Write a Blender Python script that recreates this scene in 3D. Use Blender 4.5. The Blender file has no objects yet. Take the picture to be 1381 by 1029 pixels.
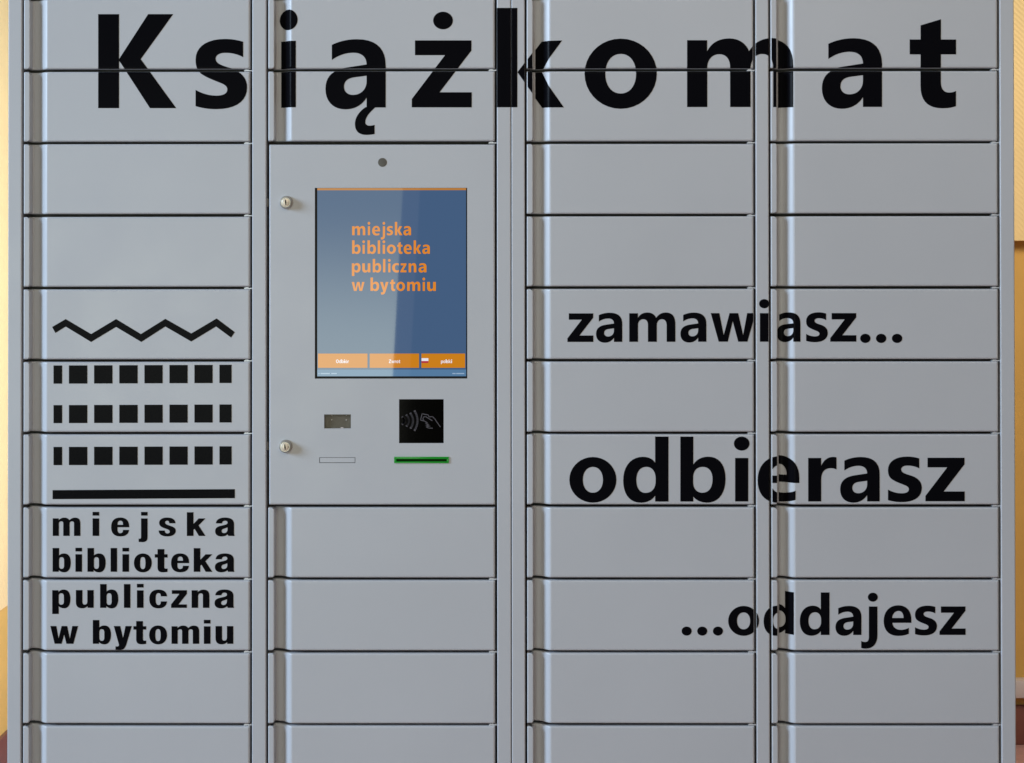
import bpy, bmesh, math, random
from mathutils import Matrix, Vector
from mathutils.geometry import tessellate_polygon

# ------------------------------------------------------------------ camera, world, lights
S = 0.0013                      # metres per photo pixel on the locker front
F = 2600.0                      # focal length in photo pixels
CX, CY = 690.5, 300.0           # principal point (lens shifted down)
D = F * S                       # camera distance from the locker front
H = 1.55                        # eye height
sc = bpy.context.scene
yaw, pit, rol = (math.radians(a) for a in (-0.236, 0.491, 0.044))
Ry = Matrix(((math.cos(yaw), 0, math.sin(yaw)), (0, 1, 0), (-math.sin(yaw), 0, math.cos(yaw))))
Rp = Matrix(((1, 0, 0), (0, math.cos(pit), -math.sin(pit)), (0, math.sin(pit), math.cos(pit))))
Rr = Matrix(((math.cos(rol), -math.sin(rol), 0), (math.sin(rol), math.cos(rol), 0), (0, 0, 1)))
RC = Ry @ Rp @ Rr
def w3(v): return Vector((v[0], v[2], -v[1]))
right, down, fwd = (w3(RC.col[i]) for i in range(3))
cam_d = bpy.data.cameras.new('camera'); cam = bpy.data.objects.new('camera', cam_d)
sc.collection.objects.link(cam); sc.camera = cam
cam_d.sensor_fit = 'HORIZONTAL'; cam_d.sensor_width = 36.0; cam_d.lens = 36.0 * F / 1381.0
cam_d.shift_y = -(514.5 - CY) / 1381.0
cam_d.clip_start = 0.05; cam_d.clip_end = 100.0
up, back = -down, -fwd
cam.matrix_world = Matrix(((right.x, up.x, back.x, 0), (right.y, up.y, back.y, -D), (right.z, up.z, back.z, H), (0, 0, 0, 1)))
def P(px, py):                  # photo pixel -> (X, Z) on the locker front plane y = 0
    v = RC @ Vector(((px - CX) / F, (py - CY) / F, 1.0))
    return (v.x / v.z * D, H - v.y / v.z * D)

world = bpy.data.worlds.new('World'); sc.world = world; world.use_nodes = True
bg = world.node_tree.nodes['Background']
bg.inputs[0].default_value = (1.0, 0.87, 0.70, 1); bg.inputs[1].default_value = 0.122

def area(name, loc, target, sx, sy, power, col, spin=0.0, grad=None):
    L = bpy.data.lights.new(name, 'AREA'); L.shape = 'RECTANGLE'; L.size = sx; L.size_y = sy
    L.energy = power; L.color = col
    o = bpy.data.objects.new(name, L); sc.collection.objects.link(o)
    q = (Vector(target) - Vector(loc)).to_track_quat('-Z', 'Y')
    o.rotation_euler = (q.to_matrix() @ Matrix.Rotation(spin, 3, 'Z')).to_euler()
    o.location = loc
    if grad:                                        # brightness varies up the pane, shaped to give the fading touchscreen reflection
        L.use_nodes = True; nt = L.node_tree; em = nt.nodes['Emission']
        g = nt.nodes.new('ShaderNodeNewGeometry'); sp = nt.nodes.new('ShaderNodeSeparateXYZ'); mr = nt.nodes.new('ShaderNodeMapRange')
        mr.interpolation_type = 'SMOOTHSTEP'
        for q, v in zip(('From Min', 'From Max', 'To Min', 'To Max'), grad): mr.inputs[q].default_value = v
        nt.links.new(g.outputs['Parametric'], sp.inputs[0]); nt.links.new(sp.outputs['Y'], mr.inputs['Value']); nt.links.new(mr.outputs[0], em.inputs['Strength'])
    return o
# tall side window on the left, cool daylight
area('side_window_light', (-8.6, -3.3, 3.9), (0.1, 0, 1.5), 3.0, 3.2, 1010, (0.60, 0.785, 1.0))
# window far behind the camera (its edge shows in the touchscreen)
rear = area('rear_window_light', (-1.650, -5.2, 1.28), (-1.650, 0, 1.28), 2.2, 1.5, 62, (0.89, 0.965, 0.78), spin=math.radians(-3.1), grad=(0.35, 0.85, 1.0, 0.30))
# added narrow lamp, put in for the faint second band in the touchscreen
rv = area('screen_band_light', (0, 0, 0), (0, 0, -1), 0.075, 1.5, 0.13, (1.0, 0.93, 0.95))
rv.rotation_euler = (0, 0, 0); rv.location = (1.1385, 0, 0); rv.parent = rear
# added warm fill overhead, tinted to stand in for bounce off walls and floor
area('overhead_fill_light', (0.6, -2.6, 3.3), (0.3, 0, 1.3), 2.6, 1.6, 26, (1.0, 0.86, 0.66))
# added lamps hidden behind the locker to brighten the walls at both edges
area('hidden_wall_fill', (-0.3, 1.2, 1.15), (-1.5, 2.2, 1.1), 0.5, 1.9, 66, (0.58, 0.76, 1.05))
area('hidden_wall_fill', (0.7, 0.9, 2.3), (1.6, 2.55, 0.9), 0.5, 0.5, 33, (1.0, 0.90, 0.75))
sc.view_settings.view_transform = 'Standard'; sc.view_settings.look = 'None'
sc.view_settings.exposure = 0.0; sc.view_settings.gamma = 1.0
sc.render.resolution_x = 1024; sc.render.resolution_y = 763

# ------------------------------------------------------------------ materials
def mat(name, col, rough=0.5, metal=0.0, spec=0.5, bump=0.0, scale=400.0, emit=None, estr=0.0, vary=0.0, vscale=3.0, rvary=0.0):
    m = bpy.data.materials.new(name); m.use_nodes = True
    nt = m.node_tree; b = nt.nodes['Principled BSDF']
    b.inputs['Base Color'].default_value = (*col, 1); b.inputs['Roughness'].default_value = rough
    b.inputs['Metallic'].default_value = metal; b.inputs['Specular IOR Level'].default_value = spec
    if emit:
        b.inputs['Emission Color'].default_value = (*emit, 1); b.inputs['Emission Strength'].default_value = estr
    tc = nt.nodes.new('ShaderNodeNewGeometry') if (bump or vary or rvary) else None
    if bump:
        n = nt.nodes.new('ShaderNodeTexNoise'); n.inputs['Scale'].default_value = scale; n.inputs['Detail'].default_value = 3
        bp = nt.nodes.new('ShaderNodeBump'); bp.inputs['Strength'].default_value = bump; bp.inputs['Distance'].default_value = 0.001
        nt.links.new(tc.outputs['Position'], n.inputs['Vector']); nt.links.new(n.outputs['Fac'], bp.inputs['Height'])
        nt.links.new(bp.outputs['Normal'], b.inputs['Normal'])
    if vary:
        n = nt.nodes.new('ShaderNodeTexNoise'); n.inputs['Scale'].default_value = vscale; n.inputs['Detail'].default_value = 6
        r = nt.nodes.new('ShaderNodeMapRange'); r.inputs['From Min'].default_value = 0.3; r.inputs['From Max'].default_value = 0.7
        r.inputs['To Min'].default_value = 1 - vary; r.inputs['To Max'].default_value = 1 + vary
        mx = nt.nodes.new('ShaderNodeVectorMath'); mx.operation = 'SCALE'; mx.inputs[0].default_value = col
        nt.links.new(tc.outputs['Position'], n.inputs['Vector']); nt.links.new(n.outputs['Fac'], r.inputs['Value'])
        nt.links.new(r.outputs['Result'], mx.inputs['Scale']); nt.links.new(mx.outputs['Vector'], b.inputs['Base Color'])
    if rvary:
        n = nt.nodes.new('ShaderNodeTexNoise'); n.inputs['Scale'].default_value = 9.0; n.inputs['Detail'].default_value = 5
        r = nt.nodes.new('ShaderNodeMapRange'); r.inputs['From Min'].default_value = 0.3; r.inputs['From Max'].default_value = 0.7
        r.inputs['To Min'].default_value = rough - rvary; r.inputs['To Max'].default_value = rough + rvary
        nt.links.new(tc.outputs['Position'], n.inputs['Vector']); nt.links.new(n.outputs['Fac'], r.inputs['Value'])
        nt.links.new(r.outputs['Result'], b.inputs['Roughness'])
    return m
M = {}
M['paint'] = mat('grey_powder_coat', (0.487, 0.508, 0.552), 0.38, spec=0.5, bump=0.06, scale=900, vary=0.025, vscale=3.0, rvary=0.06)
M['inside'] = mat('dark_carcass', (0.14, 0.135, 0.13), 0.6)  # gap shade put into the colour: darker than the outer grey coat
M['vinyl'] = mat('black_vinyl', (0.0036, 0.0036, 0.0052), 0.22, spec=0.022, bump=0.03, scale=500)
M['tab'] = mat('hinge_zinc', (0.62, 0.65, 0.70), 0.4, metal=0.3)
M['bezel'] = mat('black_bezel', (0.006, 0.006, 0.007), 0.45, spec=0.2)
M['display'] = mat('display_blue', (0.0, 0.0, 0.0), 0.02, spec=0.5, emit=(0.052, 0.105, 0.208), estr=1.0)
M['d_strip'] = mat('display_footer', (0, 0, 0), 0.02, spec=0.5, emit=(0.085, 0.19, 0.34), estr=1.0)
M['d_orange'] = mat('display_orange', (0, 0, 0), 0.02, spec=0.5, emit=(0.58, 0.205, 0.008), estr=1.0)
M['d_rule'] = mat('display_rule', (0, 0, 0), 0.02, spec=0.5, emit=(0.46, 0.19, 0.04), estr=1.0)
M['d_text'] = mat('display_text', (0, 0, 0), 0.02, spec=0.5, emit=(0.72, 0.232, 0.015), estr=1.0)
M['d_white'] = mat('display_white', (0, 0, 0), 0.02, spec=0.5, emit=(0.80, 0.78, 0.85), estr=1.0)
M['d_pale'] = mat('display_pale', (0, 0, 0), 0.02, spec=0.5, emit=(0.30, 0.42, 0.58), estr=1.0)
M['d_red'] = mat('display_red', (0, 0, 0), 0.02, spec=0.5, emit=(0.42, 0.02, 0.05), estr=1.0)
M['pad'] = mat('black_reader_glass', (0.001, 0.001, 0.001), 0.06, spec=0.08)
M['symbol'] = mat('reader_symbol_print', (0.095, 0.09, 0.105), 0.5, spec=0.15)
M['smoke'] = mat('smoked_scanner_glass', (0.098, 0.084, 0.064), 0.3, spec=0.25, vary=0.12, vscale=120)
M['led'] = mat('scanner_led', (0.33, 0.31, 0.27), 0.4)
M['lens'] = mat('camera_lens', (0.085, 0.08, 0.072), 0.4)
M['nickel'] = mat('lock_nickel', (0.50, 0.47, 0.42), 0.38, metal=0.75)
M['lockface'] = mat('lock_face', (0.78, 0.70, 0.58), 0.4, metal=0.45)
M['hole'] = mat('dark_hole', (0.012, 0.008, 0.004), 0.7)
M['green'] = mat('green_lit_acrylic', (0.001, 0.04, 0.004), 0.25, emit=(0.003, 0.26, 0.018), estr=0.62)
M['green_in'] = mat('green_slot_inside', (0.004, 0.010, 0.002), 0.6, spec=0.08, emit=(0.004, 0.03, 0.002), estr=0.3)
M['ochre'] = mat('ochre_wall_paint', (0.54, 0.31, 0.072), 0.75, bump=0.25, scale=140, vary=0.05, vscale=6)
M['cream'] = mat('cream_textured_panel', (0.78, 0.575, 0.27), 0.8, vary=0.03, vscale=5)
M['white'] = mat('white_trunking', (0.52, 0.46, 0.44), 0.45)
M['skirt'] = mat('red_brown_skirting', (0.16, 0.055, 0.040), 0.45, vary=0.1, vscale=30)
M['floor'] = mat('red_brown_floor', (0.46, 0.255, 0.225), 0.45, vary=0.22, vscale=14, bump=0.1, scale=60)
# fine diagonal ribs of the cream panel
nt = M['cream'].node_tree; wv = nt.nodes.new('ShaderNodeTexWave'); wv.wave_type = 'BANDS'; wv.bands_direction = 'DIAGONAL'
wv.inputs['Scale'].default_value = 38.0; wv.inputs['Distortion'].default_value = 1.5; wv.inputs['Detail'].default_value = 2
gp = nt.nodes.new('ShaderNodeNewGeometry'); bp = nt.nodes.new('ShaderNodeBump'); bp.inputs['Strength'].default_value = 0.25; bp.inputs['Distance'].default_value = 0.003
nt.links.new(gp.outputs['Position'], wv.inputs['Vector']); nt.links.new(wv.outputs['Fac'], bp.inputs['Height'])
nt.links.new(bp.outputs['Normal'], nt.nodes['Principled BSDF'].inputs['Normal'])

# ------------------------------------------------------------------ helpers
def mesh_obj(name, verts, faces, m, parent=None, smooth=None, loc=None):
    me = bpy.data.meshes.new(name); me.from_pydata(verts, [], faces); me.update()
    me.materials.append(M[m])
    if smooth:
        for p in me.polygons: p.use_smooth = True
        me.set_sharp_from_angle(angle=math.radians(smooth))
    return link(name, me, parent, loc)
def link(name, me, parent=None, loc=None):
    o = bpy.data.objects.new(name, me); sc.collection.objects.link(o)
    if parent: o.parent = parent
    if loc: o.location = loc
    return o
def box_geo(x0, x1, y0, y1, z0, z1, b=0.0):
    bm = bmesh.new(); bmesh.ops.create_cube(bm, size=1.0)
    for v in bm.verts:
        v.co = Vector(((x0 + x1) / 2 + v.co.x * (x1 - x0), (y0 + y1) / 2 + v.co.y * (y1 - y0), (z0 + z1) / 2 + v.co.z * (z1 - z0)))
    if b: bmesh.ops.bevel(bm, geom=bm.edges[:], offset=b, segments=2, affect='EDGES', profile=0.5)
    return bm
def bm_obj(name, bm, m, parent=None, smooth=None):
    bmesh.ops.recalc_face_normals(bm, faces=bm.faces[:])
    me = bpy.data.meshes.new(name); bm.to_mesh(me); bm.free(); me.materials.append(M[m])
    if smooth:
        for p in me.polygons: p.use_smooth = True
        me.set_sharp_from_angle(angle=math.radians(smooth))
    return link(name, me, parent)
def box(name, x0, x1, y0, y1, z0, z1, m, parent=None, b=0.0):
    return bm_obj(name, box_geo(x0, x1, y0, y1, z0, z1, b), m, parent, 35 if b else None)
def lathe(name, prof, x, z, m, parent, n=40):      # prof: list of (radius, y); axis along y
    vs, fs = [], []
    for r, y in prof:
        for i in range(n):
            a = 2 * math.pi * i / n; vs.append((x + r * math.cos(a), y, z + r * math.sin(a)))
    for j in range(len(prof) - 1):
        for i in range(n):
            k = (i + 1) % n; fs.append((j * n + i, j * n + k, (j + 1) * n + k, (j + 1) * n + i))
    fs.append(tuple((len(prof) - 1) * n + i for i in range(n)))
    return mesh_obj(name, vs, fs, m, parent, 40)
def tensor(xs, zs, skip=lambda i, j: False, xshift=None):
    # xs, zs: lists of (coordinate, depth); vertices at (x, depth_x + depth_z, z), y grows away from the viewer
    vs, fs = [], []
    nx = len(xs)
    for z, dz in zs:
        for x, dx in xs:
            vs.append(((xshift(x, z) if xshift else x), dx + dz, z))
    for j in range(len(zs) - 1):
        for i in range(nx - 1):
            if skip(i, j): continue
            fs.append((j * nx + i, j * nx + i + 1, (j + 1) * nx + i + 1, (j + 1) * nx + i))
    return vs, fs
def roll(length, deep=14.0, r=2.2):                 # rounded sheet edges at both ends, in photo pixels
    a = [(0, deep), (0, r), (0.11 * r, 0.55 * r), (0.36 * r, 0.23 * r), (0.73 * r, 0.045 * r), (1.1 * r, 0), (1.5 * r, 0)]
    return a + [(length - t, d) for t, d in reversed(a)]

# ------------------------------------------------------------------ setting: floor and walls of the recess
WY = 2.556; LX = -1.508; RX = 3.2
fl = mesh_obj('floor', [(LX, -7.5, 0), (RX, -7.5, 0), (RX, WY, 0), (LX, WY, 0)], [(0, 1, 2, 3)], 'floor'); fl['kind'] = 'structure'
bw = box('back_wall', LX, RX, WY, WY + 0.2, 0, 3.0, 'ochre'); bw['kind'] = 'structure'
lw = box('left_wall', LX - 0.2, LX, 0.55, WY + 0.2, 0, 3.0, 'ochre'); lw['kind'] = 'structure'
box('skirting', LX + 0.012, RX, WY - 0.016, WY + 0.02, 0, 0.120, 'skirt', bw, 0.003)
box('trunking', LX + 0.012, RX, WY - 0.045, WY + 0.02, 0.149, 0.203, 'white', bw, 0.004)
box('wall_panel', LX + 0.06, RX, WY - 0.07, WY + 0.02, 1.543, 3.0, 'cream', bw, 0.003)
box('skirting', LX - 0.02, LX + 0.012, 0.55, WY - 0.02, 0, 0.110, 'skirt', lw, 0.003)
box('wall_panel', LX - 0.02, LX + 0.010, 0.55, WY - 0.08, 0.479, 3.0, 'cream', lw, 0.003)

# ------------------------------------------------------------------ the locker
locker = bpy.data.objects.new('book_locker', None); sc.collection.objects.link(locker)
locker['label'] = 'grey steel self-service book locker with touchscreen panel and black lettering across its doors'
locker['category'] = 'locker'
PITCH = 98.0086; OFF = -228.22
def zline(k): return H - (OFF + PITCH * k) * S       # height of the gap line k
GL = [-671.4, -341.0, 8.0, 337.0]                    # gap left of each column, plane pixels
GW = 308.7
K0, K1 = -2, 14
ztop, zbot = zline(K0), zline(K1)
DW = GW - 2.9                                        # door width
DH = PITCH - 3.6
XP = [(0, 14), (0, 1.6), (.2, .8), (.6, .35), (1.2, .06), (1.7, 0), (2.2, 0), (6.7, 0), (7.2, 0), (7.7, .06), (8.2, .4), (8.45, 1.0), (8.55, 2), (8.7, 12.6),
      (9.2, 14.0), (10.2, 14.5), (11.0, 14.4), (15.5, 12.9), (17.5, 12.2), (19.3, 11.3), (21.0, 9.9), (22.4, 8.35), (25.4, 4.95), (26.8, 3.5), (28.1, 2.3), (29.3, 1.35), (30.4, .65), (31.4, .2), (32.3, 0), (33.1, 0)]
XP += [(DW - t, d) for t, d in reversed([(0, 14), (0, 2.0), (.25, 1.1), (.8, .45), (1.6, .09), (2.4, 0), (3.2, 0)])]
ZP = roll(DH, 14.0, 2.2)
ZP = ZP[:7] + [(4.0, 0), (5.0, 0), (DH - 5.0, 0), (DH - 4.0, 0)] + ZP[7:]
RC_ = 4.2
def door_shift(x, z):
    x_, z_ = x / S, z / S
    t = min(z_, DH - z_)
    if 6.9 < x_ < 8.9 and t < RC_:
        return x - (RC_ - math.sqrt(max(RC_ ** 2 - (RC_ - t) ** 2, 0))) * S
    return x
vs, fs = tensor([(x * S, d * S) for x, d in XP], [(z * S, d * S) for z, d in ZP], xshift=door_shift)
door_me = bpy.data.meshes.new('door'); door_me.from_pydata(vs, [], fs); door_me.update(); door_me.materials.append(M['paint'])
for p in door_me.polygons: p.use_smooth = True
door_me.set_sharp_from_angle(angle=math.radians(38))

# hinge tab seen in the gap at the lower right corner of each door
tb = [(-8.5, 0), (-6.6, 1.5), (-3.2, 1.6), (-1.2, 0.6), (2.2, 0.6), (2.2, -0.7), (-8.0, -1.0)]
tv = [(x * S, 2.6 * S, z * S) for x, z in tb] + [(x * S, 12 * S, z * S) for x, z in tb]
n = len(tb)
tab_me = bpy.data.meshes.new('hinge_tab')
tab_me.from_pydata(tv, [], [tuple(range(n))[::-1], tuple(range(n, 2 * n))] + [(i, (i + 1) % n, n + (i + 1) % n, n + i) for i in range(n)])
tab_me.update(); tab_me.materials.append(M['tab'])

rnd = random.Random(7)
surfaces = []     # every printable surface: object, world x breaks, z breaks with depth
doors = {}
for c in range(4):
    for k in range(K0, K1):
        if c == 1 and 1 <= k < 6: continue
        x0 = (GL[c] + 1.3) * S; z0 = zline(k + 1) + 1.8 * S
        o = link('door', door_me, locker, (x0, rnd.uniform(-.35, .35) * 1e-3, z0 + rnd.uniform(-.3, .3) * 1e-3)); doors[(c, k)] = o
        o.rotation_euler = (math.radians(rnd.uniform(-.12, .12)), math.radians(rnd.uniform(-.035, .035)), math.radians(rnd.uniform(-.09, .09)))
        t = link('hinge_tab', tab_me, o, (DW * S, 0, -1.8 * S - 0.4 * S))
        xb = [[(x0 + x * S, d * S) for x, d in XP if 1.0 <= x <= 8.0 and d < 1], [(x0 + x * S, d * S) for x, d in (([(9.4, 14.1), (10.2, 14.5), (11.7, 14.15)] if (c, k) == (3, 3) else [(11.7, 14.15)]) + [q for q in XP if q[0] >= 15.5 and q[0] < DW - .5])]]
        zb = [(z0 + z * S, d * S) for z, d in ZP if d < 1.3]
        surfaces.append((o, (x0, 0, z0), xb, zb))

# frame posts
posts = [(-691.2, -672.7), (GL[0] + GW + 1.3, GL[1] - 1.3), (GL[1] + GW + 1.3, -12.15), (-11.35, GL[2] - 1.3), (GL[2] + GW + 1.3, GL[3] - 1.3), (GL[3] + GW + 1.3, 666.3)]
zt = ztop + 0.045
for a, b in posts:
    w = (b - a)
    xs = [(0, 40), (0, 1.3), (.15, .7), (.5, .3), (1.0, .05), (1.5, 0), (2.0, 0), (w - 2.0, 0), (w - 1.5, 0), (w - 1.0, .05), (w - .5, .3), (w - .15, .7), (w, 1.3), (w, 40)]
    vs, fs = tensor([(x * S, d * S) for x, d in xs], [(0.0, 0.0), (zt - zbot + 0.02, 0.0)])
    o = mesh_obj('post', vs, fs, 'paint', locker, 38, (a * S, 0, zbot - 0.02))
    surfaces.append((o, (a * S, 0, zbot - 0.02), [[(a * S + x * S, d * S) for x, d in xs if d < 1]], [(zbot, 0.0), (zt, 0.0)]))

XL, XR = -691.2 * S, 666.3 * S
box('carcass', XL + 0.004, XR - 0.004, 0.045, 0.50, zbot - 0.015, zt - 0.005, 'inside', locker)
box('side_panel', XL, XL + 0.0035, 0.052, 0.505, 0.012, zt, 'paint', locker)
box('side_panel', XR - 0.0035, XR, 0.052, 0.505, 0.012, zt, 'paint', locker)
box('top_panel', XL, XR, 0.001, 0.506, zt, zt + 0.03, 'paint', locker, 0.002)
box('plinth', XL + 0.005, XR - 0.005, 0.02, 0.50, 0.0, zbot - 0.02, 'inside', locker)

# control panel with its openings
pl = P(363.0, 400)[0]; pr = (GL[1] + GW - 1.6) * S
pb = zline(6) + 1.8 * S; ptp = zline(1) - 2.6 * S
def hole(l, t, r, b): 
    x0, z1 = P(l, t); x1, z0 = P(r, b); return (x0, x1, z0, z1)
H_screen = hole(424.6, 253.4, 630.2, 510.6)
H_pad = hole(538.2, 538.4, 598.4, 597.7)
H_scan = hole(437.2, 558.9, 473.2, 577.9)
H_slot = hole(532.0, 616.4, 604.8, 624.0)
H_plate = hole(430.6, 616.8, 479.2, 624.4)
holes = [H_screen, H_pad, H_scan, H_slot, H_plate]
W_, H_ = (pr - pl) / S, (ptp - pb) / S
xs = [(pl + x * S, d * S) for x, d in roll(W_, 14, 1.8)]; zs = [(pb + z * S, d * S) for z, d in roll(H_, 14, 2.2)]
xs += [(v, 0.0) for h in holes for v in h[:2]]; zs += [(v, 0.0) for h in holes for v in h[2:]]
def srt(a, mid):
    lo = [q for q in a if q[0] < mid]; hi = [q for q in a if q[0] >= mid]
    lo.sort(key=lambda q: (q[0], -q[1])); hi.sort(key=lambda q: (q[0], q[1])); return lo + hi
xs = srt(xs, (pl + pr) / 2); zs = srt(zs, (pb + ptp) / 2)
def in_hole(i, j):
    x = (xs[i][0] + xs[i + 1][0]) / 2; z = (zs[j][0] + zs[j + 1][0]) / 2
    return any(h[0] < x < h[1] and h[2] < z < h[3] for h in holes)
vs, fs = tensor(xs, zs, in_hole)
for (x0, x1, z0, z1), t in zip(holes, (0.004, 0.0025, 0.012, 0.010, 0.004)):
    b = len(vs)
    vs += [(x0, 0, z0), (x1, 0, z0), (x1, 0, z1), (x0, 0, z1), (x0, t, z0), (x1, t, z0), (x1, t, z1), (x0, t, z1)]
    fs += [(b + i, b + (i + 1) % 4, b + 4 + (i + 1) % 4, b + 4 + i) for i in range(4)]
panel = mesh_obj('control_panel', vs, fs, 'paint', locker, 38)
panel['label'] = 'flat grey control panel with screen opening, reader and slots'

def sheet(name, rect, y, m, parent):
    x0, x1, z0, z1 = rect
    return mesh_obj(name, [(x0, y, z0), (x1, y, z0), (x1, y, z1), (x0, y, z1)], [(0, 1, 2, 3)], m, parent)

# ------------------------------------------------------------------ lettering outlines
def ell(cx, cy, rx, ry, k=0.5523):
    return f'M{cx} {cy-ry} C{cx+k*rx} {cy-ry} {cx+rx} {cy-k*ry} {cx+rx} {cy} C{cx+rx} {cy+k*ry} {cx+k*rx} {cy+ry} {cx} {cy+ry} C{cx-k*rx} {cy+ry} {cx-rx} {cy+k*ry} {cx-rx} {cy} C{cx-rx} {cy-k*ry} {cx-k*rx} {cy-ry} {cx} {cy-ry}'
def rect(x0, y0, x1, y1): return f'M{x0} {y0} L{x1} {y0} L{x1} {y1} L{x0} {y1}'
# each glyph: left edge, base line, x-height (drawing units) and its shapes; a shape is an outline followed by its holes
A = {}
A['K'] = (92, 993, 661, [[rect(92, 66, 298, 993)], ['M585 66 L833 66 L512 510 L862 993 L603 993 L316 551 L299 530 L299 508 L312 487']])
A['s'] = (80, 938, 844, [['M682 105 C600 80 530 70 450 70 C220 70 82 170 82 330 C82 430 110 470 150 505 C210 550 290 580 370 612 C450 640 482 665 482 705 C482 755 430 782 345 782 C260 782 170 760 82 710 L82 915 C160 940 250 953 345 953 C590 953 732 850 732 680 C732 590 690 520 600 470 C570 455 555 449 520 437 C420 405 335 385 335 318 C335 275 380 245 455 245 C540 245 610 262 682 300']])
A['a'] = (58, 886, 628, [['M118 298 C190 262 270 245 355 245 C530 245 622 330 622 490 L622 886 L443 886 L443 795 C400 865 330 904 245 904 C130 904 58 830 58 712 C58 600 120 535 255 511 L443 482 C443 410 395 372 318 372 C250 372 180 395 118 440', 'M443 588 L330 603 C265 612 232 640 232 692 C232 740 265 768 318 768 C390 768 443 715 443 640']])
A['ogonek'] = (65, 735, 664, [['M572 731 C510 785 470 830 468 880 C468 905 485 915 512 915 C530 915 548 912 562 907 L562 998 C535 1004 505 1007 478 1007 C405 1007 363 970 363 900 C363 830 410 770 472 731']])
A['z'] = (76, 989, 661, [['M108 328 L667 328 L667 428 L352 840 L670 840 L670 989 L76 989 L76 907 L405 474 L108 474']])
A['zdot'] = (76, 989, 661, A['z'][3] + [[ell(386, 131, 98, 88)]])
A['k_groove'] = (219, 1019, 661, [[rect(219, 38, 425, 1019)], ['M426 672 L665 363 L868 358 L735 540 L668 662 L735 805 L885 1019 L672 1019']])
A['k'] = (0, 1000, 661, [[rect(0, 19, 206, 1000)], ['M208 648 L420 339 L655 339 L420 640 L675 1000 L432 1000 L208 668']])
A['o'] = (78, 971, 844, [[ell(534, 548, 456, 443), ell(534, 548, 194, 250, 0.60)]])
A['m'] = (57, 889, 776, [['M57 889 L57 113 L290 113 L290 240 C340 140 430 92 550 92 C660 92 740 150 777 238 C840 140 930 92 1040 92 C1200 92 1292 190 1292 420 L1292 889 L1058 889 L1058 440 C1058 330 1010 275 930 275 C850 275 797 340 795 440 L795 889 L558 889 L557 420 C555 330 510 275 430 275 C345 275 292 345 292 430 L292 889']])
A['t'] = (875, 886, 628, [['M875 258 L977 258 L977 125 L1168 68 L1168 258 L1310 258 L1310 398 L1168 398 L1168 650 C1168 720 1195 752 1245 752 C1268 752 1290 748 1310 737 L1310 880 C1275 893 1235 900 1180 900 C1045 900 977 830 977 690 L977 398 L875 398']])
A['d'] = (740, 843, 540, [['M1137 36 L1303 36 L1303 843 L1137 843 L1137 770 C1095 830 1035 857 955 857 C820 857 740 750 740 580 C740 400 840 287 985 287 C1055 287 1110 315 1137 362', 'M1143 555 C1143 465 1095 412 1028 412 C950 412 904 475 904 575 C904 675 945 735 1018 735 C1095 735 1143 680 1143 590']])
A['b'] = (180, 942, 603, [['M180 942 L180 42 L360 42 L360 428 C405 360 475 320 570 320 C720 320 808 440 808 625 C808 830 710 958 550 958 C465 958 400 925 360 875 L360 942', 'M358 610 C358 515 410 462 490 462 C575 462 627 525 627 630 C627 750 575 820 485 820 C410 820 358 765 358 680']])
A['e'] = (420, 538, 312, [['M722 405 L515 405 C520 455 555 482 610 482 C640 482 668 474 695 460 L695 525 C660 542 620 548 575 548 C475 548 420 485 420 385 C420 280 485 213 580 213 C670 213 722 275 722 370', 'M637 352 L512 352 C518 305 545 275 582 275 C618 275 637 305 637 352']])
A['r'] = (848, 770, 625, [['M848 770 L848 145 L1035 145 L1035 255 C1075 170 1135 130 1205 130 C1225 130 1240 132 1255 137 L1255 312 C1230 298 1205 292 1170 292 C1085 292 1035 350 1035 455 L1035 770']])
A['i'] = (925, 942, 603, [[rect(940, 339, 1120, 942)], [ell(1030, 140, 107, 97)]])
A['j'] = (175, 538, 316, [['M260 222 L355 222 L355 545 C355 635 305 690 225 690 C205 690 190 687 175 682 L175 605 C190 612 205 616 218 616 C247 616 260 598 260 560'], [ell(304, 119, 55, 50)]])
A['w'] = (160, 522, 332, [['M160 190 L260 190 L310 445 L378 190 L478 190 L535 445 L582 190 L680 190 L585 522 L478 522 L415 285 L358 522 L252 522']])
A['.'] = (54, 381, 220, [[ell(92, 350, 38, 34.5)]])
A['l'] = (0, 1000, 661, [[rect(0, 19, 206, 1000)]])
A['n'] = (57, 889, 776, [['M57 889 L57 113 L290 113 L290 240 C340 140 430 92 550 92 C700 92 795 190 795 420 L795 889 L558 889 L557 420 C555 330 510 275 430 275 C345 275 292 345 292 430 L292 889']])
A['u'] = (57, 889, 776, [['M795 113 L795 889 L562 889 L562 762 C512 862 422 910 302 910 C152 910 57 812 57 582 L57 113 L294 113 L295 582 C297 672 342 727 422 727 C507 727 560 657 560 572 L560 113']])
A['c'] = (0, 1000, 661, [['M500 505 C450 475 400 460 345 460 C255 460 206 530 206 660 C206 790 258 860 350 860 C405 860 455 845 500 815 L500 985 C450 1008 390 1018 325 1018 C120 1018 0 880 0 660 C0 440 130 322 335 322 C400 322 455 332 500 352']])
A['p'] = (180, 942, 603, [['M180 339 L360 339 L360 428 C405 360 475 320 570 320 C720 320 808 440 808 625 C808 830 710 958 550 958 C465 958 400 925 360 875 L360 1190 L180 1190', A['b'][3][0][1]]])
A['y'] = (0, 1000, 661, [['M0 339 L225 339 L350 760 L470 339 L690 339 L440 1060 C390 1200 310 1270 180 1270 C140 1270 100 1262 70 1250 L70 1090 C100 1102 130 1108 155 1108 C210 1108 235 1075 252 1010']])
A['O'] = (78, 971, 844, [[ell(600, 375, 560, 613), ell(600, 375, 290, 400)]])
A['Z'] = (76, 989, 661, [['M108 60 L760 60 L760 180 L352 830 L770 830 L770 989 L76 989 L76 880 L480 220 L108 220']])
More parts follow.
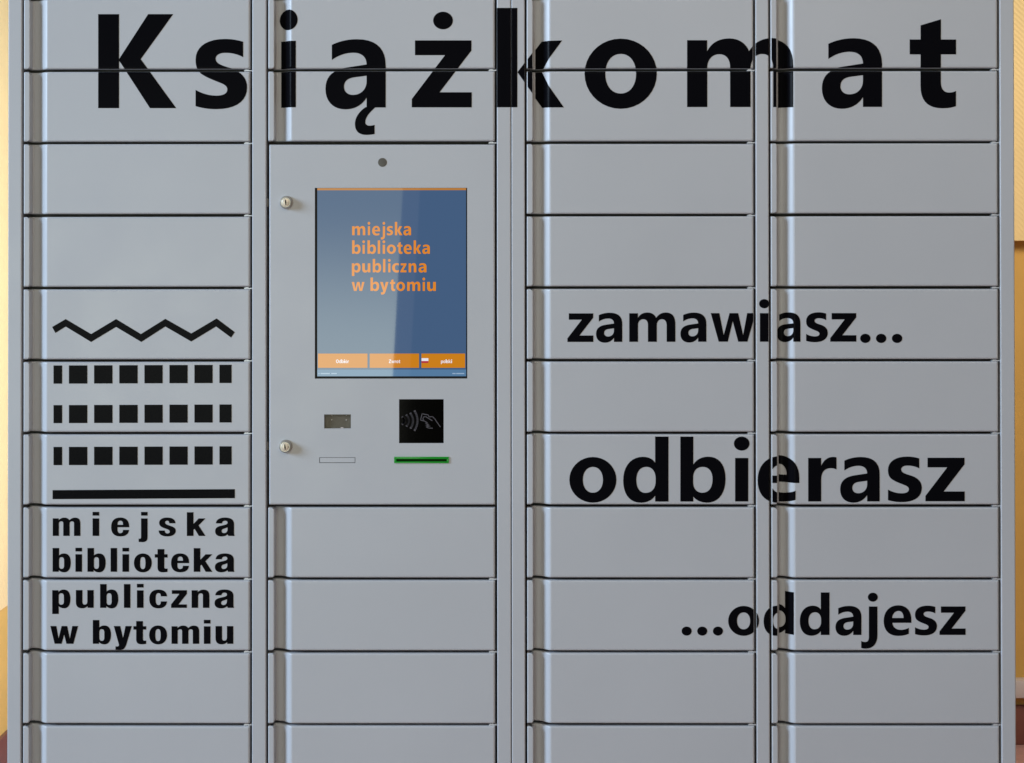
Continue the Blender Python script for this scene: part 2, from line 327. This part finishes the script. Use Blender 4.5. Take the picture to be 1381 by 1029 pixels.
A['oacute'] = (78, 971, 844, A['o'][3] + [['M560 -10 L640 -180 L860 -180 L700 -10']])

B = {}
B['m'] = (110, 380, 235, [['M110 380 L110 147 L190 147 L190 172 C210 148 235 137 265 137 C298 137 320 150 332 172 C352 148 380 137 410 137 C455 137 478 165 478 215 L478 380 L393 380 L393 210 C393 195 382 187 365 187 C348 187 335 197 335 215 L335 380 L250 380 L250 210 C250 195 240 187 224 187 C205 187 192 197 192 215 L192 380']])
B['i'] = (640, 380, 235, [[rect(640, 147, 728, 380)], [rect(640, 61, 728, 110)]])
B['e'] = (887, 380, 235, [['M1127 265 L972 265 L972 300 C972 328 985 343 1008 343 C1032 343 1045 328 1045 300 L1125 300 C1122 355 1080 387 1008 387 C930 387 887 345 887 262 C887 180 930 135 1010 135 C1085 135 1127 180 1127 255', 'M1045 232 L973 232 C973 195 985 178 1010 178 C1035 178 1045 195 1045 232']])
B['j'] = (1253, 380, 235, [['M1285 147 L1372 147 L1372 400 C1372 445 1345 463 1300 463 L1253 460 L1253 415 L1265 418 C1280 418 1285 410 1285 395'], [rect(1285, 61, 1372, 110)]])
B['s'] = (236, 380, 235, [['M460 212 L378 212 C378 190 368 178 350 178 C332 178 322 188 322 202 C322 250 465 235 465 310 C465 358 420 387 350 387 C278 387 238 358 236 308 L318 308 C318 332 330 347 352 347 C372 347 385 337 385 322 C385 275 243 290 243 208 C243 162 285 135 350 135 C420 135 458 162 460 212']])
B['k'] = (612, 380, 235, [['M612 380 L612 65 L700 65 L700 220 L770 147 L860 147 L768 240 L860 380 L772 380 L715 285 L700 300 L700 380']])
B['a'] = (988, 380, 235, [['M998 213 C1000 165 1045 135 1120 135 C1200 135 1240 165 1240 225 L1240 340 C1240 358 1243 370 1248 380 L1165 380 C1160 373 1157 366 1156 358 C1135 378 1105 387 1070 387 C1020 387 988 360 988 318 C988 275 1015 255 1070 243 C1130 230 1153 225 1153 203 C1153 185 1140 178 1120 178 C1095 178 1083 190 1080 213', 'M1153 265 C1140 273 1120 278 1100 285 C1083 291 1075 300 1075 315 C1075 332 1087 342 1105 342 C1135 342 1153 322 1153 290']])
B['b'] = (108, 364, 235, [['M108 364 L108 48 L195 48 L195 148 C213 127 237 120 263 120 C320 120 350 165 350 245 C350 325 318 372 262 372 C230 372 207 362 192 340 L190 364', 'M195 210 C195 182 205 170 227 170 C250 170 261 185 261 215 L261 280 C261 310 250 325 228 325 C205 325 195 312 195 285']])
B['l'] = (880, 364, 235, [[rect(880, 48, 966, 364)]])
B['o'] = (110, 376, 235, [[ell(229, 258, 119, 126, 0.60), ell(228, 260, 35, 80, 0.75)]])
B['t'] = (185, 364, 235, [['M185 130 L222 130 L222 62 L312 62 L312 130 L355 130 L355 175 L312 175 L312 300 C312 318 320 322 335 322 L355 321 L355 364 C335 368 315 371 290 371 C245 371 222 350 222 305 L222 175 L185 175']])
B['p'] = (103, 371, 235, [['M103 453 L103 137 L185 137 L188 160 C205 138 230 128 258 128 C315 128 345 175 345 252 C345 332 315 378 262 378 C232 378 208 370 190 350 L190 453', 'M190 215 C190 190 200 178 222 178 C247 178 258 192 258 222 L258 285 C258 315 247 330 222 330 C200 330 190 318 190 290']])
B['u'] = (418, 371, 235, [['M418 135 L505 135 L505 295 C505 318 515 328 535 328 C560 328 570 312 570 285 L570 135 L655 135 L655 371 L573 371 L573 348 C552 370 528 378 500 378 C445 378 418 350 418 295']])
B['c'] = (112, 371, 235, [['M348 218 L265 218 C265 188 255 175 233 175 C208 175 197 195 197 252 C197 312 208 333 233 333 C255 333 265 320 265 285 L348 285 C345 345 300 378 232 378 C152 378 112 330 112 252 C112 175 152 128 233 128 C300 128 345 158 348 218']])
B['z'] = (402, 371, 235, [['M412 136 L612 136 L612 185 L502 325 L612 325 L612 371 L402 371 L402 325 L512 185 L412 185']])
B['n'] = (675, 371, 235, [['M675 371 L675 137 L757 137 L757 162 C778 138 805 128 835 128 C885 128 912 158 912 210 L912 371 L825 371 L825 205 C825 188 815 178 797 178 C775 178 762 192 762 220 L762 371']])
B['w'] = (78, 376, 235, [['M78 140 L158 140 L187 305 L228 140 L302 140 L337 305 L370 140 L448 140 L385 376 L292 376 L262 255 L228 376 L135 376']])
B['y'] = (922, 376, 235, [['M922 140 L1008 140 L1045 300 L1078 140 L1162 140 L1090 385 C1070 440 1045 460 1000 460 L945 457 L945 410 L965 412 C985 412 993 402 990 385']])

def path(s, n=9):
    toks = s.replace('M', ' M ').replace('L', ' L ').replace('C', ' C ').split()
    pts, i = [], 0
    while i < len(toks):
        c = toks[i]; i += 1
        if c in 'ML':
            pts.append((float(toks[i]), float(toks[i + 1]))); i += 2
        else:
            p0 = pts[-1]; q = [float(v) for v in toks[i:i + 6]]; i += 6
            p1, p2, p3 = (q[0], q[1]), (q[2], q[3]), (q[4], q[5])
            for k in range(1, n + 1):
                t = k / n; u = 1 - t
                pts.append(tuple(u ** 3 * p0[d] + 3 * u * u * t * p1[d] + 3 * u * t * t * p2[d] + t ** 3 * p3[d] for d in (0, 1)))
    if len(pts) > 2 and abs(pts[0][0] - pts[-1][0]) + abs(pts[0][1] - pts[-1][1]) < 1e-6: pts.pop()
    return pts
def tris_of(shape):               # shape: list of point loops (outline, holes) -> list of triangles
    loops = [[Vector((x, y, 0)) for x, y in lp] for lp in shape]
    flat = [v for lp in loops for v in lp]
    return [[(flat[i].x, flat[i].y) for i in t] for t in tessellate_polygon(loops)]
def glyph_tris(font, ch, x, base, xh, x_right=None, warp=None, n=9):
    """triangles of a glyph set in photo pixels, turned into (X, Z) on the front plane"""
    l, b, h, shapes = font[ch]
    k = xh / h
    loops = [[path(c, n) for c in sh] for sh in shapes]
    r = max(p[0] for sh in loops for lp in sh for p in lp)
    kx = (x_right - x) / (r - l) if x_right else k
    res = []
    for sh in loops:
        out = []
        for lp in sh:
            q = []
            for px, py in lp:
                u = x + (px - l) * kx
                if warp: u = warp(u)
                q.append(P(u, base + (py - b) * k))
            out.append(q)
        res += tris_of(out)
    return res
def poly_tris(pts): return tris_of([[P(x, y) for x, y in pts]])

def clip(poly, axis, lim, keep_less):
    out = []
    for i in range(len(poly)):
        a, b = poly[i], poly[(i + 1) % len(poly)]
        ia = (a[axis] <= lim) if keep_less else (a[axis] >= lim); ib = (b[axis] <= lim) if keep_less else (b[axis] >= lim)
        if ia: out.append(a)
        if ia != ib:
            t = (lim - a[axis]) / (b[axis] - a[axis]); p = [a[0] + (b[0] - a[0]) * t, a[1] + (b[1] - a[1]) * t]; p[axis] = lim; out.append(tuple(p))
    return out
def lay(tris, surf, lift=0.00035):
    """cut triangles to a surface's cells and lay them on its relief; returns verts, faces in the surface's own space"""
    o, org, strips, zb = surf
    vs, fs, idx = [], [], {}
    for strip in strips:
        for i in range(len(strip) - 1):
            (xa, da), (xb, db) = strip[i], strip[i + 1]
            if xb - xa < 1e-9: continue
            col = [t for t in tris if max(p[0] for p in t) > xa and min(p[0] for p in t) < xb]
            if not col: continue
            for j in range(len(zb) - 1):
                (za, ea), (zc, ec) = zb[j], zb[j + 1]
                if zc - za < 1e-9: continue
                for t in col:
                    if max(p[1] for p in t) <= za or min(p[1] for p in t) >= zc: continue
                    q = clip(clip(clip(clip(t, 0, xa, False), 0, xb, True), 1, za, False), 1, zc, True) if t else []
                    if len(q) < 3: continue
                    f = []
                    for x, z in q:
                        y = da + (db - da) * (x - xa) / (xb - xa) + ea + (ec - ea) * (z - za) / (zc - za) - lift
                        key = (round(x * 1e6), round(z * 1e6))
                        if key not in idx: idx[key] = len(vs); vs.append((x - org[0], y, z - org[2]))
                        if not f or f[-1] != idx[key]: f.append(idx[key])
                    if len(f) > 2 and f[0] == f[-1]: f.pop()
                    if len(set(f)) > 2: fs.append(tuple(f))
    return vs, fs
def apply_print(name, tris, split=False):
    x0 = min(p[0] for t in tris for p in t); x1 = max(p[0] for t in tris for p in t)
    z0 = min(p[1] for t in tris for p in t); z1 = max(p[1] for t in tris for p in t)
    for s in surfaces:
        if s[2][0][0][0] > x1 or s[2][-1][-1][0] < x0 or s[3][0][0] > z1 or s[3][-1][0] < z0: continue
        vs, fs = lay(tris, s)
        if not fs: continue
        parts = [fs]
        if split:                                     # separate strokes left by the door gap
            grp = list(range(len(vs)))
            def find(a):
                while grp[a] != a: a = grp[a]
                return a
            for f in fs:
                for q in f[1:]: grp[find(q)] = find(f[0])
            d = {}
            for f in fs: d.setdefault(find(f[0]), []).append(f)
            parts = list(d.values())
        for pf in parts:
            use = sorted({q for f in pf for q in f}); ix = {q: i for i, q in enumerate(use)}
            mesh_obj(name, [vs[q] for q in use], [tuple(ix[q] for q in f) for f in pf], 'vinyl', s[0], 60)

# head line
XH = 90.3
def base_line(x): return 145.6 - (x - 130) * (2.0 / 1150)
for ch, x, xr in (('K', 132.5, None), ('s', 263.6, None), ('a', 438.9, 520.2), ('ogonek', 438.9, None), ('z', 555.3, 636.2), ('k_groove', 669.6, 760.4), ('o', 788.3, None), ('m', 926.6, 1069.8), ('a', 1108.4, None), ('t', 1226.7, None)):
    if ch == 'ogonek': xr = 438.9 + (562 - 65) / 7.35
    apply_print('letter', glyph_tris(A, ch, x, base_line(x), XH, xr), split=(ch == 'm'))
apply_print('letter', poly_tris([(377.7, 55), (399, 55), (399, 144.8), (377.7, 144.8)]))
for cxp, cyp, rx, ry in ((388.6, 26.4, 12.9, 13.9), (597.5, 27.8, 13.3, 11.9)):
    apply_print('letter_dot', tris_of([[P(*p) for p in path(ell(cxp, cyp, rx, ry))]]))

# zamawiasz...
bz = lambda x: 461.2 - (x - 765) * 0.0016
for ch, x, xr in (('z', 765.2, 800.2), ('a', 803.8, 839.2), ('m', 848.6, 910.8), ('a', 917.6, 952.6), ('w', 958.5, 1019.0), ('a', 1049.5, 1079.4), ('s', 1087.0, 1116.3), ('z', 1119.6, 1154.8)):
    apply_print('letter', glyph_tris(A, ch, x, bz(x), 38.5, xr))
apply_print('letter', glyph_tris(A, 'i', 1023.8, bz(1023), 38.5, 1037.6))
for cxp in (1166.9, 1188.2, 1209.7): apply_print('full_stop', tris_of([[P(*p) for p in path(ell(cxp, 456.2, 7.0, 6.2))]]))
# odbierasz
bo = lambda x: 676.7 - (x - 767) * 0.0012
for ch, x, xr in (('o', 767.8, 831.3), ('d', 840.4, 901.5), ('b', 917.5, 978.5), ('i', 989.9, 1010.8), ('e', 1021.7, 1078.0), ('r', 1089.9, 1128.1), ('a', 1133.0, 1186.3), ('s', 1197.4, 1243.2), ('z', 1248.0, 1301.0)):
    apply_print('letter', glyph_tris(A, ch, x, bo(x), 58.7, xr))
# ...oddajesz
bd = lambda x: 856.4 - (x - 919) * 0.0004
for cxp in (926.0, 947.0, 968.2): apply_print('full_stop', tris_of([[P(*p) for p in path(ell(cxp, 850.9, 6.8, 6.1))]]))
for ch, x, xr in (('o', 982.0, 1023.6), ('d', 1078.6, 1118.7), ('a', 1126.7, 1161.7), ('j', 1161.4, 1183.8), ('e', 1191.7, 1229.0), ('s', 1233.9, 1263.6), ('z', 1267.0, 1302.2)):
    apply_print('letter', glyph_tris(A, ch, x, bd(x), 38.4, xr))
apply_print('letter', glyph_tris(A, 'd', 1029.8, bd(1030), 38.4, 1073.0, warp=lambda u: u if u < 1061.6 else 1061.6 + (u - 1061.6) * 0.80))

# library emblem: roof, windows, ground line
k = 3.946
roof = [(278, 240), (350, 198), (485, 278), (618, 198), (750, 278), (880, 197), (1018, 275), (1153, 195), (1250, 268), (1230, 297), (1150, 238), (1018, 318), (880, 238), (752, 320), (618, 240), (485, 320), (350, 238), (295, 272)]
apply_print('emblem_roof', poly_tris([(x / k, 380 + y / k) for x, y in roof]))
for t, b in ((445, 542), (656, 752), (879, 976)):
    for l, r in ((285, 331), (367, 465), (501, 599), (635, 733), (769, 866), (902, 999), (1035, 1132), (1168, 1233)):
        dy = -(l - 285) * 0.0035
        apply_print('emblem_window', poly_tris([(l / k, 380 + (t + dy) / k), (r / k, 380 + (t + dy) / k), (r / k, 380 + (b + dy) / k), (l / k, 380 + (b + dy) / k)]))
apply_print('emblem_base', poly_tris([(280 / k, 640 + 83 / k), (1250 / k, 640 + 78 / k), (1250 / k, 640 + 126 / k), (280 / k, 640 + 131 / k)]))
# library name below the emblem
kb = 9.864
lines = [(684, 380, [('m', 60, 110), ('i', 60, 640), ('e', 60, 887), ('j', 60, 1253), ('s', 190, 236), ('k', 190, 612), ('a', 190, 988)]),
         (734, 364, [('b', 60, 108), ('i', 60, 412), ('b', 60, 572), ('l', 60, 880), ('i', 60, 1037), ('o', 60, 1190), ('t', 190, 185), ('e', 190, 402), ('k', 190, 703), ('a', 190, 985)]),
         (782, 371, [('p', 60, 103), ('u', 60, 418), ('b', 60, 740), ('l', 60, 1057), ('i', 60, 1230), ('c', 190, 112), ('z', 190, 402), ('n', 190, 675), ('a', 190, 980)]),
         (830, 376, [('w', 60, 78), ('b', 60, 643), ('y', 60, 922), ('t', 60, 1183), ('o', 190, 110), ('m', 190, 408), ('i', 190, 838), ('u', 190, 993)])]
for y0, bl, row in lines:
    for ch, x0, x in row:
        apply_print('letter', glyph_tris(B, ch, x0 + x / kb, y0 + bl / kb, 235 / kb))

# ------------------------------------------------------------------ touchscreen
YS = 0.0040
x0, x1, z0, z1 = H_screen
e = 0.004
frame = box('touchscreen', x0 - e, x1 + e, YS, YS + 0.02, z0 - e, z1 + e, 'bezel', locker)
frame['label'] = 'portrait touchscreen with orange library name and buttons on blue'
disp = hole(427.6, 253.6, 628.6, 507.6)
def flat(name, tris, y, m, parent):
    vs, fs = [], []
    for t in tris:
        fs.append(tuple(range(len(vs), len(vs) + 3))); vs += [(x, y, z) for x, z in t]
    return mesh_obj(name, vs, fs, m, parent)
sheet('display', disp, YS - 0.0004, 'display', frame)
sheet('display_rule', hole(427.6, 253.7, 628.6, 256.4), YS - 0.0008, 'd_rule', frame)
sheet('display_footer', hole(427.6, 498.6, 628.6, 507.6), YS - 0.0008, 'd_strip', frame)
for l, r in ((428.6, 495.4), (498.4, 565.0), (568.2, 627.2)):
    sheet('screen_button', hole(l, 477.0, r, 496.2), YS - 0.0008, 'd_orange', frame)
sheet('flag', hole(568.4, 483.2, 577.6, 487.0), YS - 0.0011, 'd_white', frame)
sheet('flag', hole(568.4, 487.0, 577.6, 489.6), YS - 0.0011, 'd_red', frame)
ks = 9.864
for yb, row in ((317.2, 'm95-270 i303-336 e362-467 j478-535 s558-640 k665-765 a778-880'), (342.2, 'b95-208 i232-266 b300-412 l437-468 i500-536 o558-678 t697-765 e782-888 k915-1015 a1030-1130'),
                (367.3, 'p92-208 u230-338 b370-482 l507-538 i574-608 c628-718 z738-818 n848-950 a980-1085'), (392.4, 'w90-260 b340-455 y468-580 t600-668 o685-800 m828-1002 i1033-1067 u1095-1210')):
    for tkn in row.split():
        a, b = tkn[1:].split('-')
        flat('screen_letter', glyph_tris(A, tkn[0], 465 + float(a) / ks, yb, 12.1, 465 + float(b) / ks, n=5), YS - 0.0008, 'd_text', frame)
for x, wd, txt in ((453.0, 17.6, ['O', 'd', 'b', 'i', 'oacute', 'r']), (524.2, 15.6, ['Z', 'w', 'r', 'o', 't']), (594.6, 15.2, ['p', 'o', 'l', 's', 'k', 'i'])):
    adv = {'O': 1.5, 'Z': 1.25, 'w': 1.6, 'i': .6, 'l': .6, 'r': .75, 't': .8, 's': .9}
    tot = sum(adv.get(c, 1.15) for c in txt); u = wd / tot; xx = x
    for c in txt:
        a = adv.get(c, 1.15) * u
        flat('screen_letter', glyph_tris(A, c, xx, 489.8, 3.4, xx + a * 0.9, n=4), YS - 0.0011, 'd_white', frame); xx += a
for l, r in ((429.2, 430.6), (432.2, 444.6), (446.6, 454.0), (610.0, 614.4), (615.2, 626.0)):
    sheet('footer_text', hole(l, 503.2, r, 504.6), YS - 0.0011, 'd_pale', frame)

# ------------------------------------------------------------------ reader, scanner, slots, locks, camera
def stroke(pts, w):
    """flat ribbon along points (photo pixels)"""
    t = []
    for i in range(len(pts) - 1):
        (ax, ay), (bx, by) = pts[i], pts[i + 1]; l = math.hypot(bx - ax, by - ay) or 1; nx, ny = -(by - ay) / l * w / 2, (bx - ax) / l * w / 2
        ex, ey = (bx - ax) / l * w * 0.2, (by - ay) / l * w * 0.2
        q = [P(ax + nx - ex, ay + ny - ey), P(bx + nx + ex, by + ny + ey), P(bx - nx + ex, by - ny + ey), P(ax - nx - ex, ay - ny - ey)]
        t += [(q[0], q[1], q[2]), (q[0], q[2], q[3])]
    return t
x0, x1, z0, z1 = H_pad
pad = box('card_reader', x0 - .002, x1 + .002, 0.0022, 0.015, z0 - .002, z1 + .002, 'pad', locker)
kk = 9.354
def rp(x, y): return (520 + x / kk, 525 + y / kk)
for a, m_, b in (((210, 350), (262, 396), (210, 443)), ((262, 325), (316, 396), (264, 466)), ((312, 303), (376, 396), (315, 492)), ((365, 273), (438, 396), (365, 520))):
    pts = []
    for i in range(13):
        t = i / 12; u = 1 - t
        pts.append(rp(*(u * u * a[d] + 2 * u * t * m_[d] + t * t * b[d] for d in (0, 1))))
    flat('wave_symbol', stroke(pts, 25 / kk), 0.0018, 'symbol', pad)
hand = [[(490, 402), (440, 390), (460, 310), (538, 325), (546, 346)], [(486, 396), (470, 380), (478, 350), (504, 345), (588, 397)], [(545, 350), (590, 345), (618, 372), (690, 476)],
        [(488, 404), (532, 424), (500, 432), (548, 446), (502, 456), (566, 466), (508, 474), (542, 490), (592, 492)]]
hs = []
for i, ln in enumerate(hand): hs += stroke([rp(*p) for p in ln], 10.5 / kk)
flat('hand_symbol', hs, 0.0018, 'symbol', pad)

x0, x1, z0, z1 = H_scan
scan = box('scanner_window', x0 - .001, x1 + .001, 0.006, 0.02, z0 - .001, z1 + .001, 'smoke', locker)
ksn = 19.73
for px, py, r in ((537, 528, 22), (922, 530, 22), (540, 405, 16), (922, 405, 16)):
    xx, zz = P(420 + px / ksn, 540 + py / ksn); lathe('indicator_lamp', [(r / ksn * S, 0.006), (r / ksn * S, 0.0056), (r / ksn * S * .6, 0.0052)], xx, zz, 'led', scan, 14)
sheet('paper_tab', hole(420 + 775 / ksn, 540 + 715 / ksn, 420 + 848 / ksn, 540 + 746 / ksn), 0.0022, 'white', scan)

# lit green card slot: a frame ring standing proud, dark slot inside
x0, x1, z0, z1 = H_slot
bm = bmesh.new(); w = 2.3 * S
def ring_box(a0, a1, b0, b1):
    t = box_geo(a0, a1, -0.0018, 0.006, b0, b1, 0.0005)
    me = bpy.data.meshes.new('tmp'); t.to_mesh(me); t.free(); bm.from_mesh(me); bpy.data.meshes.remove(me)
ring_box(x0 - .0006, x1 + .0006, z1 - w * 1.1, z1 + .0006); ring_box(x0 - .0006, x1 + .0006, z0 - .0006, z0 + w * .55)
ring_box(x0 - .0006, x0 + w, z0 + w * .55, z1 - w * 1.1); ring_box(x1 - w, x1 + .0006, z0 + w * .55, z1 - w * 1.1)
slot = bm_obj('card_slot', bm, 'green', locker, 35); slot['label'] = 'card slot framed in green lit acrylic'
sheet('slot_opening', (x0, x1, z0, z1), 0.0058, 'green_in', slot)

x0, x1, z0, z1 = H_plate
g_ = 0.75 * S
box('cover_plate', x0 + g_ * 1.1, x1 - g_, 0.0002, 0.004, z0 + g_, z1 - g_ * .8, 'paint', locker)
sheet('plate_recess', (x0 - .001, x1 + .001, z0 - .001, z1 + .001), 0.0042, 'inside', panel)

for px, py in ((385.5, 273.3), (384.6, 602.0)):
    x, z = P(px + 0.7, py - 0.2); u = S
    lk = lathe('lock', [(8.9 * u, 0.001), (8.9 * u, -2.2 * u), (8.4 * u, -3.4 * u), (7.6 * u, -4.6 * u), (7.0 * u, -7.6 * u), (6.5 * u, -8.3 * u), (5.7 * u, -8.3 * u)], x, z, 'nickel', locker)
    lathe('lock_face', [(5.7 * u, -8.3 * u), (5.5 * u, -8.0 * u), (5.3 * u, -8.6 * u), (4.8 * u, -8.9 * u)], x, z, 'lockface', lk)
    kv = [(-.75, 3.4), (.5, 3.4), (.75, 1.2), (1.25, .2), (1.0, -1.8), (.9, -3.8), (-.1, -3.8), (-.5, -1.4), (-1.0, -.4)]
    mesh_obj('keyhole', [(x + a * u, -9.1 * u, z + b * u) for a, b in kv], [tuple(range(len(kv)))[::-1]], 'hole', lk)
    box('latch', (GL[1] - 0.9) * S, (GL[1] + 1.2) * S, 0.004, 0.02, z - 5.5 * u, z + 5.5 * u, 'inside', lk)
x, z = P(515.8, 219.0); u = S
cm = lathe('camera_hole', [(6.0 * u, 0.0002), (6.0 * u, -0.0003), (5.3 * u, -0.0004), (4.6 * u, -0.0005)], x, z, 'lens', locker)
